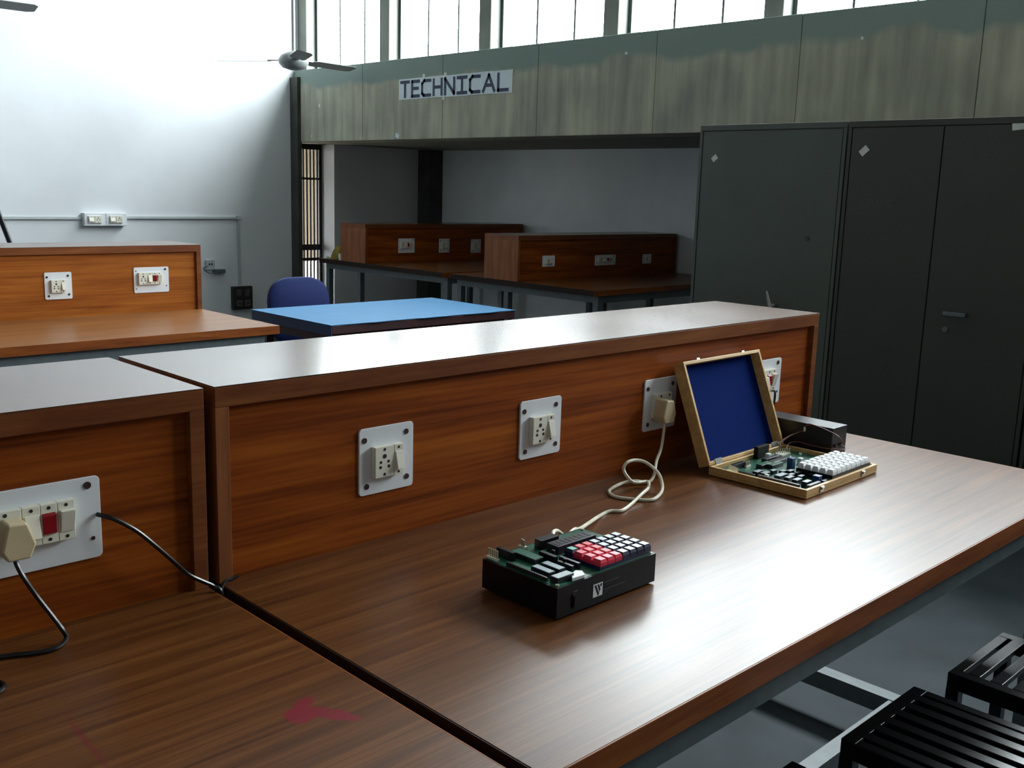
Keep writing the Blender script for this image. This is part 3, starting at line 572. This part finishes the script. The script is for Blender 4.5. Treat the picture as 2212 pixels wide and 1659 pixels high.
# ------------------------------------------------------------------ steel cabinets
def cabinet(y0, y1, h, label, mat):
    t = thing('steel_cabinet', (3.98, (y0 + y1) / 2, 0), label, 'cabinet', 'steel cabinets under the beam')
    w = (y1 - y0) / 2; b = MB()
    b.box(0.004, 0.46, -w, w, 0.03, h - 0.004); b.box(0.02, 0.44, -w + 0.02, w - 0.02, 0, 0.03)
    b.box(-0.008, 0.004, -w, w, h - 0.03, h); b.box(0.004, 0.46, -w, w, h - 0.004, h); b.box(-0.008, 0.004, -w, w, 0.03, 0.08); b.box(-0.008, 0.004, w - 0.018, w, 0.08, h - 0.03); b.box(-0.008, 0.004, -w, -w + 0.018, 0.08, h - 0.03)
    b.build('body', mat, t, bevel=0.005, seg=3)
    return t, w
def tag_(t, y, z, sy, sz, a):
    MB().obox((-0.0068, y, z), ((0, math.cos(a), math.sin(a)), (0, -math.sin(a), math.cos(a)), (1, 0, 0)), (sy / 2, sz / 2, 0.0006)).build('paper_label', M['label'], t)
t, w = cabinet(1.108, 1.975, 1.79, 'grey-green steel cabinet nearest the alcove benches', M['cab']); cy = (1.108 + 1.975) / 2
BX(-0.006, 0.004, -w + 0.022, w - 0.022, 0.084, 1.756).build('door', M['cab'], t, bevel=0.002)
hd = MB().tube([(-0.006, 1.425 - cy, 0.855), (-0.03, 1.43 - cy, 0.86)], 0.008, 10); hd.prism([(-0.03, 1.472 - cy, 0.93), (-0.03, 1.46 - cy, 0.93), (-0.03, 1.41 - cy, 0.80), (-0.03, 1.44 - cy, 0.80)], (-0.012, 0, 0)); hd.build('handle', M['chrome'], t, bevel=0.002)
tag_(t, 1.872 - cy, 1.615, 0.036, 0.028, -0.7)
disc_ = MB().tube([(-0.005, 1.276 - cy, 1.215), (-0.009, 1.276 - cy, 1.215)], 0.012, 14).build('keyhole_cover', M['cab2'], t)
t, w = cabinet(0.146, 1.10, 1.79, 'dark olive steel double-door cabinet with a bar handle', M['cab2']); cy = (0.146 + 1.10) / 2
BX(-0.006, 0.004, 0.634 - cy, w - 0.022, 0.084, 1.756).build('door', M['cab2'], t, bevel=0.002)
dr = BX(-0.006, 0.004, -w + 0.022, 0.628 - cy, 0.084, 1.756).build('door', M['cab2'], t, bevel=0.002)
hb = MB(); hb.box(-0.03, -0.022, 0.436 - cy, 0.539 - cy, 0.902, 0.920); hb.box(-0.022, -0.006, 0.445 - cy, 0.457 - cy, 0.904, 0.918); hb.box(-0.022, -0.006, 0.518 - cy, 0.53 - cy, 0.904, 0.918); hb.build('handle', M['steel'], dr, bevel=0.002)
MB().tube([(-0.006, 0.528 - cy, 0.836), (-0.012, 0.528 - cy, 0.836)], 0.013, 16).build('lock', M['steel'], dr)
tag_(t, 1.011 - cy, 1.649, 0.046, 0.032, -0.75); tag_(t, 0.305 - cy, 1.748, 0.06, 0.03, -0.1)
t3, w3 = cabinet(-0.82, 0.135, 1.79, 'dark cabinet of which only a sliver shows at the right edge', M['cab2'])  # cabinet added at the frame edge, mostly unseen, also shades the floor
BX(-0.006, 0.004, 0.003, w3 - 0.022, 0.084, 1.756).build('door', M['cab2'], t3, bevel=0.002); BX(-0.006, 0.004, -w3 + 0.022, -0.003, 0.084, 1.756).build('door', M['cab2'], t3, bevel=0.002)
fc = bpy.data.curves.new('chalk_word', 'FONT'); fc.body = 'CERAMIC'; fc.size = 0.05; fc.extrude = 0.0003
fo = bpy.data.objects.new('chalk_word', fc); col.objects.link(fo); bpy.context.view_layer.update()
me = bpy.data.meshes.new_from_object(fo.evaluated_get(bpy.context.evaluated_depsgraph_get())); bpy.data.objects.remove(fo, do_unlink=True)
me.materials.clear(); me.materials.append(M['chalk']); co = bpy.data.objects.new('chalk_word', me); col.objects.link(co); co.parent = t
co.matrix_local = Matrix(((0, 0, -1, -0.0064), (-1, 0, 0, 1.0 - cy), (0, 1, 0, 1.385), (0, 0, 0, 1))); co.scale = (0.75, 1, 1)

# ------------------------------------------------------------------ blue-topped table and blue chair
t = thing('blue_table', (1.93, 2.52, 0), 'low table with a light blue sheet over its top', 'table')
TW, TD, TZ = 1.20, 0.72, 0.768
BX(0.006, TW, 0.006, TD, TZ - 0.045, TZ - 0.002).build('tabletop', M['maroon'], t, bevel=0.003)
sh = MB(); nx = 24
top = [(TW * i / nx, 0.0 + 0.004 * math.sin(i * 0.9) + 0.003 * math.sin(i * 2.1), 0) for i in range(nx + 1)]
sh.prism([(x, y, TZ - 0.002) for x, y, _ in top] + [(TW + 0.004, TD + 0.004, TZ - 0.002), (0, TD + 0.004, TZ - 0.002)], (0, 0, 0.003))
sh.build('blue_sheet', M['bluetop'], t)
BX(0.001, 0.0055, 0.004, TD, TZ - 0.05, TZ - 0.0025).build('sheet_flap', M['bluedark'], t)
for x in (0.04, TW - 0.08):
    for y in (0.04, TD - 0.08): BX(x, x + 0.04, y, y + 0.04, 0, TZ - 0.1).build('leg', M['maroon'], t)
for y in (0.045, TD - 0.065): BX(0.04, TW - 0.04, y, y + 0.02, TZ - 0.1, TZ - 0.045).build('apron', M['maroon'], t)
for x in (0.045, TW - 0.065): BX(x, x + 0.02, 0.065, TD - 0.065, TZ - 0.1, TZ - 0.045).build('apron', M['maroon'], t)

t = thing('office_chair', (2.40, 3.30, 0), 'blue upholstered chair with rounded back behind the blue table', 'chair', rz=math.radians(0))
def pad(prof, c0, ax, thick, name, mat):
    mb = MB(); n = len(prof); rings = []
    for s, d in ((0.90, 0.0), (0.98, 0.2), (1.0, 0.5), (0.98, 0.8), (0.90, 1.0)):
        rings.append([Vector(c0) + ax[0] * (a * s) + ax[1] * (b * s) + ax[2] * (thick * d) for a, b in prof])
    vs_ = [p for r in rings for p in r]; fs = []
    for i in range(4):
        for k in range(n): fs.append((i * n + k, i * n + (k + 1) % n, (i + 1) * n + (k + 1) % n, (i + 1) * n + k))
    fs += [tuple(range(n - 1, -1, -1)), tuple(4 * n + k for k in range(n))]
    return mb.add(vs_, fs).build(name, mat, t, smooth=True)
def sq(w, h, p=3.2, n=36):
    out = []
    for k in range(n):
        a = 2 * PI * k / n; ca, sa = math.cos(a), math.sin(a)
        out.append((w * math.copysign(abs(ca) ** (2 / p), ca), h * math.copysign(abs(sa) ** (2 / p), sa)))
    return out
pad(sq(0.20, 0.19), (0, 0.20, 0.71), (Vector((1, 0, 0)), Vector((0, 0.12, 0.99)), Vector((0, 1, -0.12))), 0.055, 'backrest', M['chairblue'])
pad(sq(0.22, 0.21), (0, 0.02, 0.42), (Vector((1, 0, 0)), Vector((0, 1, 0)), Vector((0, 0, 1))), 0.06, 'seat', M['chairblue'])
MB().tube(smooth_path([(0, 0.05, 0.41), (0, 0.22, 0.41), (0, 0.275, 0.46), (0, 0.268, 0.68)], 5), 0.014, 10).build('back_support', M['black'], t, smooth=True)
MB().lathe([(0.03, 0.07), (0.03, 0.30), (0.02, 0.30), (0.02, 0.42)], (0, 0.02, 0), 14).build('column', M['black'], t, smooth=True)
for k in range(5):
    a = 2 * PI * k / 5 + 0.3; d = Vector((math.cos(a), math.sin(a), 0)); c0 = Vector((0, 0.02, 0.085))
    MB().tube([c0 + d * 0.02, c0 + d * 0.27 - Vector((0, 0, 0.02))], 0.018, 8, 0.011).build('base_leg', M['black'], t, smooth=True)
    e = c0 + d * 0.265; s = Vector((-d.y, d.x, 0)) * 0.012
    MB().tube([(e.x - s.x, e.y - s.y, 0.026), (e.x + s.x, e.y + s.y, 0.026)], 0.026, 14).build('caster', M['black'], t, smooth=True)

# ------------------------------------------------------------------ TECHNICAL sign taped on the beam
t = thing('technical_sign', (XE, 5.325, 2.10), 'white paper strip lettered TECHNICAL taped to the concrete beam', 'sign')
SL, SH = 1.31, 0.162    # runs towards -Y
def sg(a, b, d=0.0): return (-0.002 - d, -a, b)
cuts = [0, 0.275, 0.56, 0.83, 1.10, SL]
for i, (a, b) in enumerate(zip(cuts[:-1], cuts[1:])):
    dz = 0.0015 * (i % 2); xo = 0.0006 * (i % 2)
    MB().prism([sg(a, 0.002 + dz, xo), sg(b + 0.004, 0.001 + dz, xo), sg(b + 0.004, SH + dz, xo), sg(a, SH - 0.002 + dz, xo)], (-0.0005, 0, 0)).build('paper_sheet', M['paper'], t)
for a, b in ((0.30, SH - 0.006), (0.56, SH - 0.01), (0.54, -0.02), (1.29, SH - 0.03)):
    MB().prism([sg(a, b, 0.0013), sg(a + 0.03, b, 0.0013), sg(a + 0.03, b + 0.03, 0.0013), sg(a, b + 0.03, 0.0013)], (-0.0003, 0, 0)).build('tape', M['label'], t)
glyph = {'T': [[(0, 1), (1, 1)], [(.5, 1), (.5, 0)]], 'E': [[(1, 1), (0, 1), (0, 0), (1, 0)], [(0, .52), (.85, .52)]], 'C': [[(1, .98), (.25, 1), (0, .8), (0, .15), (.2, 0), (1, 0)]],
         'H': [[(0, 1), (0, 0)], [(1, 1), (1, 0)], [(0, .5), (1, .5)]], 'N': [[(0, 0), (0, 1), (1, 0), (1, 1)]], 'I': [[(0, 1), (1, 1)], [(.5, 1), (.5, 0)], [(0, 0), (1, 0)]],
         'A': [[(0, 0), (.5, 1), (1, 0)], [(.2, .36), (.8, .36)]], 'L': [[(0, 1), (0, 0), (1, 0)]]}
xp = 0.03
for ch, gw in zip('TECHNICAL', (0.10, 0.085, 0.10, 0.095, 0.105, 0.10, 0.105, 0.12, 0.10)):
    g = MB(); hw = 0.0122
    for si, st in enumerate(glyph[ch]):
        for (p, q) in zip(st[:-1], st[1:]):
            a = Vector((xp + p[0] * gw, 0.024 + p[1] * 0.112)); b = Vector((xp + q[0] * gw, 0.024 + q[1] * 0.112)); d = (b - a).normalized(); nn = Vector((-d.y, d.x)) * hw; a = a - d * hw * .9; b = b + d * hw * .9
            dd = 0.0017 + 0.00005 * si
            g.prism([sg(*(a - nn), dd), sg(*(b - nn), dd), sg(*(b + nn), dd), sg(*(a + nn), dd)], (-0.0004, 0, 0))
    g.build('letter', M['ink'], t); xp += gw + 0.041

# ------------------------------------------------------------------ fittings on the white wall
t = thing('conduit', (0, YW - 0.001, 0), 'thin grey cable conduit running along the white wall', 'conduit')
b = MB(); b.box(-2.0, 2.525, -0.018, 0, 1.08, 1.102); b.build('conduit_run', M['conduit'], t, bevel=0.002)
b = MB(); b.box(2.88, 3.925, -0.018, 0, 1.086, 1.108); b.build('conduit_run', M['conduit'], t, bevel=0.002)
BX(3.903, 3.925, -0.018, 0, 0.49, 1.086).build('conduit_drop', M['conduit'], t, bevel=0.002)
BX(3.892, 3.936, -0.024, 0, 1.078, 1.116).build('elbow', M['conduit'], t, bevel=0.004)
t = thing('wall_socket_box', (2.528, YW, 1.03), 'double white socket box on the white wall above the conduit line', 'socket box')
BX(0, 0.348, -0.05, 0, 0, 0.104).build('box', M['plate'], t, bevel=0.003)
for x in (0.0, 0.174):
    p_ = BX(x + 0.002, x + 0.172, -0.054, -0.05, 0.002, 0.102).build('cover', M['plate'], t, bevel=0.002)
    mod_switch(t, x + 0.03, x + 0.075, 0.025, 0.08, -0.054, M['module']); mod_socket(t, x + 0.08, x + 0.135, 0.025, 0.08, -0.054)
t = thing('switch_board', (3.829, YW, 0.276), 'dark wooden switch board low on the white wall by the chair', 'switch board')
b = BX(0, 0.196, -0.045, 0, 0, 0.208).build('board', M['board'], t, bevel=0.003)
for x in (0.03, 0.112):
    BX(x, x + 0.058, -0.053, -0.045, 0.028, 0.085).build('socket', M['fandark'], t, bevel=0.003)
    disc(x + 0.03, 0.057, 0.01, -0.053, 0.001).build('pin_hole', M['hole'], t)
for x in (0.034, 0.118): MB().prism([(x, -0.045, 0.12), (x, -0.045, 0.18), (x, -0.058, 0.185)], (0.045, 0, 0)).build('switch', M['fandark'], t)
t = thing('wall_socket', (3.588, YW, 0.643), 'small grey wall socket with a plugged adapter, right of the bench riser', 'socket')
BX(0, 0.084, -0.02, 0, 0, 0.088).build('plate', M['conduit'], t, bevel=0.003)
disc(0.03, 0.05, 0.008, -0.02, 0.001).build('pin_hole', M['hole'], t); disc(0.055, 0.05, 0.008, -0.02, 0.001).build('pin_hole', M['hole'], t)
BX(0.07, 0.175, -0.045, -0.002, -0.03, 0.005).build('adapter', M['steel'], t, bevel=0.006)
MB().tube(smooth_path([(0.075, -0.03, -0.015), (0.03, -0.03, -0.03), (-0.02, -0.03, -0.005), (-0.03, -0.03, 0.02), (0.01, -0.03, 0.03)], 5), 0.005, 8).build('lead', M['steel'], t, smooth=True)
P1 = Vector((1.48, 5.6, 1.20)); P2 = Vector((1.50, 5.47, 1.005))   # dark pole leaning on the white wall
MPOLE = (P1, P2)
dirp = (P1 - P2).normalized(); lo = P1 - dirp * (P1.z / dirp.z - 0.004); hi = P1 + dirp * ((YW - 0.022 - P1.y) / dirp.y)
t = thing('leaning_pole', (lo.x, lo.y, 0), 'dark slim pole leaning against the white wall at the left edge', 'pole')
MB().tube([lo - Vector((lo.x, lo.y, 0)), hi - Vector((lo.x, lo.y, 0))], 0.016, 12).build('shaft', M['black'], t, smooth=True)
MB().tube([lo - Vector((lo.x, lo.y, 0)), lo - Vector((lo.x, lo.y, 0)) + dirp * 0.05], 0.019, 12).build('ferrule', M['blackmetal'], t, smooth=True)

# ------------------------------------------------------------------ ceiling fans
RH = Vector((R_.x, R_.y, 0)).normalized(); FH = Vector((F_.x, F_.y, 0)).normalized()
def fan(loc, phi, label, blade_mat):
    t = thing('ceiling_fan', loc, label, 'ceiling fan', 'ceiling fans')
    hub = MB().lathe([(0.03, -0.075), (0.085, -0.06), (0.115, -0.03), (0.12, 0.0), (0.10, 0.035), (0.05, 0.06), (0.02, 0.07)], n=28).build('motor', M['fan'], t, smooth=True)
    MB().lathe([(0.0135, 0.06), (0.0135, ZC - loc[2] - 0.08)], n=12).build('down_rod', M['fan'], t, smooth=True)
    MB().lathe([(0.025, ZC - loc[2] - 0.1), (0.06, ZC - loc[2] - 0.02), (0.06, ZC - loc[2])], n=20).build('canopy', M['fan'], t, smooth=True)
    for k in range(3):
        a = math.radians(phi + 120 * k); d = RH * math.cos(a) + FH * math.sin(a); s = Vector((-d.y, d.x, 0)); s = (s * math.cos(0.22) - Vector((0, 0, 1)) * math.sin(0.22))
        up = d.cross(s)
        MB().obox(d * 0.15 - up * 0.0, (d, s, up), (0.06, 0.025, 0.004)).build('blade_arm', M['fan'], t)
        ou = [(0.17, -0.05), (0.22, -0.062), (0.60, -0.058), (0.62, -0.04), (0.62, 0.05), (0.58, 0.066), (0.22, 0.062), (0.17, 0.05)]
        MB().prism([d * x + s * y - up * 0.007 for x, y in ou], up * 0.003).build('blade', blade_mat, t)
    return t
fan((3.813, 5.795, 2.37), 50, 'ceiling fan hanging in front of the corner window', M['fan'])
fan((0.96, 5.05, 2.375), 40, 'ceiling fan of which one blade tip shows at the upper left corner', M['fan'])

# ------------------------------------------------------------------ clutter on the alcove bench
def lump(name, c, s, mat, label, cat, seed):
    rnd = random.Random(seed); ph = [rnd.uniform(0, 6) for _ in range(8)]
    mb = MB(); n, m = 28, 12; vs_ = []; fs = []
    for i in range(m + 1):
        v = i / m * PI / 2
        for k in range(n):
            u = 2 * PI * k / n
            f = 1 + 0.16 * math.sin(3 * u + ph[0] + 2 * v) + 0.10 * math.sin(5 * u + ph[1]) * math.sin(3 * v + ph[2]) + 0.07 * math.sin(9 * u + ph[3] + 4 * v)
            vs_.append((s[0] * math.cos(u) * math.cos(v) * f, s[1] * math.sin(u) * math.cos(v) * f, max(0, s[2] * math.sin(v) * (1 + 0.25 * math.sin(2 * u + ph[4]) * math.cos(v)))))
    for i in range(m):
        for k in range(n): fs.append((i * n + k, i * n + (k + 1) % n, (i + 1) * n + (k + 1) % n, (i + 1) * n + k))
    fs.append(tuple(range(n - 1, -1, -1)))
    o = mb.add(vs_, fs).build(name, mat, None, smooth=True); o.location = c
    return setp(o, label, cat)
lump('crumpled_cloth', (4.385, 5.985, Z0), (0.075, 0.075, 0.115), M['cloth'], 'crumpled mustard cloth on the alcove bench behind the riser', 'cloth', 3)
lump('crumpled_paper', (4.33, 6.112, Z0), (0.028, 0.026, 0.02), M['label'], 'flat crumpled pale paper at the end of the alcove bench', 'paper', 5)
t = thing('white_cup', (4.315, 5.868, Z0), 'small white cup beside the mustard cloth on the alcove bench', 'cup')
MB().lathe([(0.022, 0), (0.026, 0.03), (0.028, 0.055), (0.025, 0.055), (0.022, 0.006)], n=20).build('cup_body', M['plate'], t, smooth=True)
MB().tube(smooth_path([(0.0, 0.026, 0.045), (0.0, 0.042, 0.04), (0.0, 0.042, 0.02), (0.0, 0.025, 0.014)], 4), 0.003, 8).build('cup_handle', M['plate'], t, smooth=True)
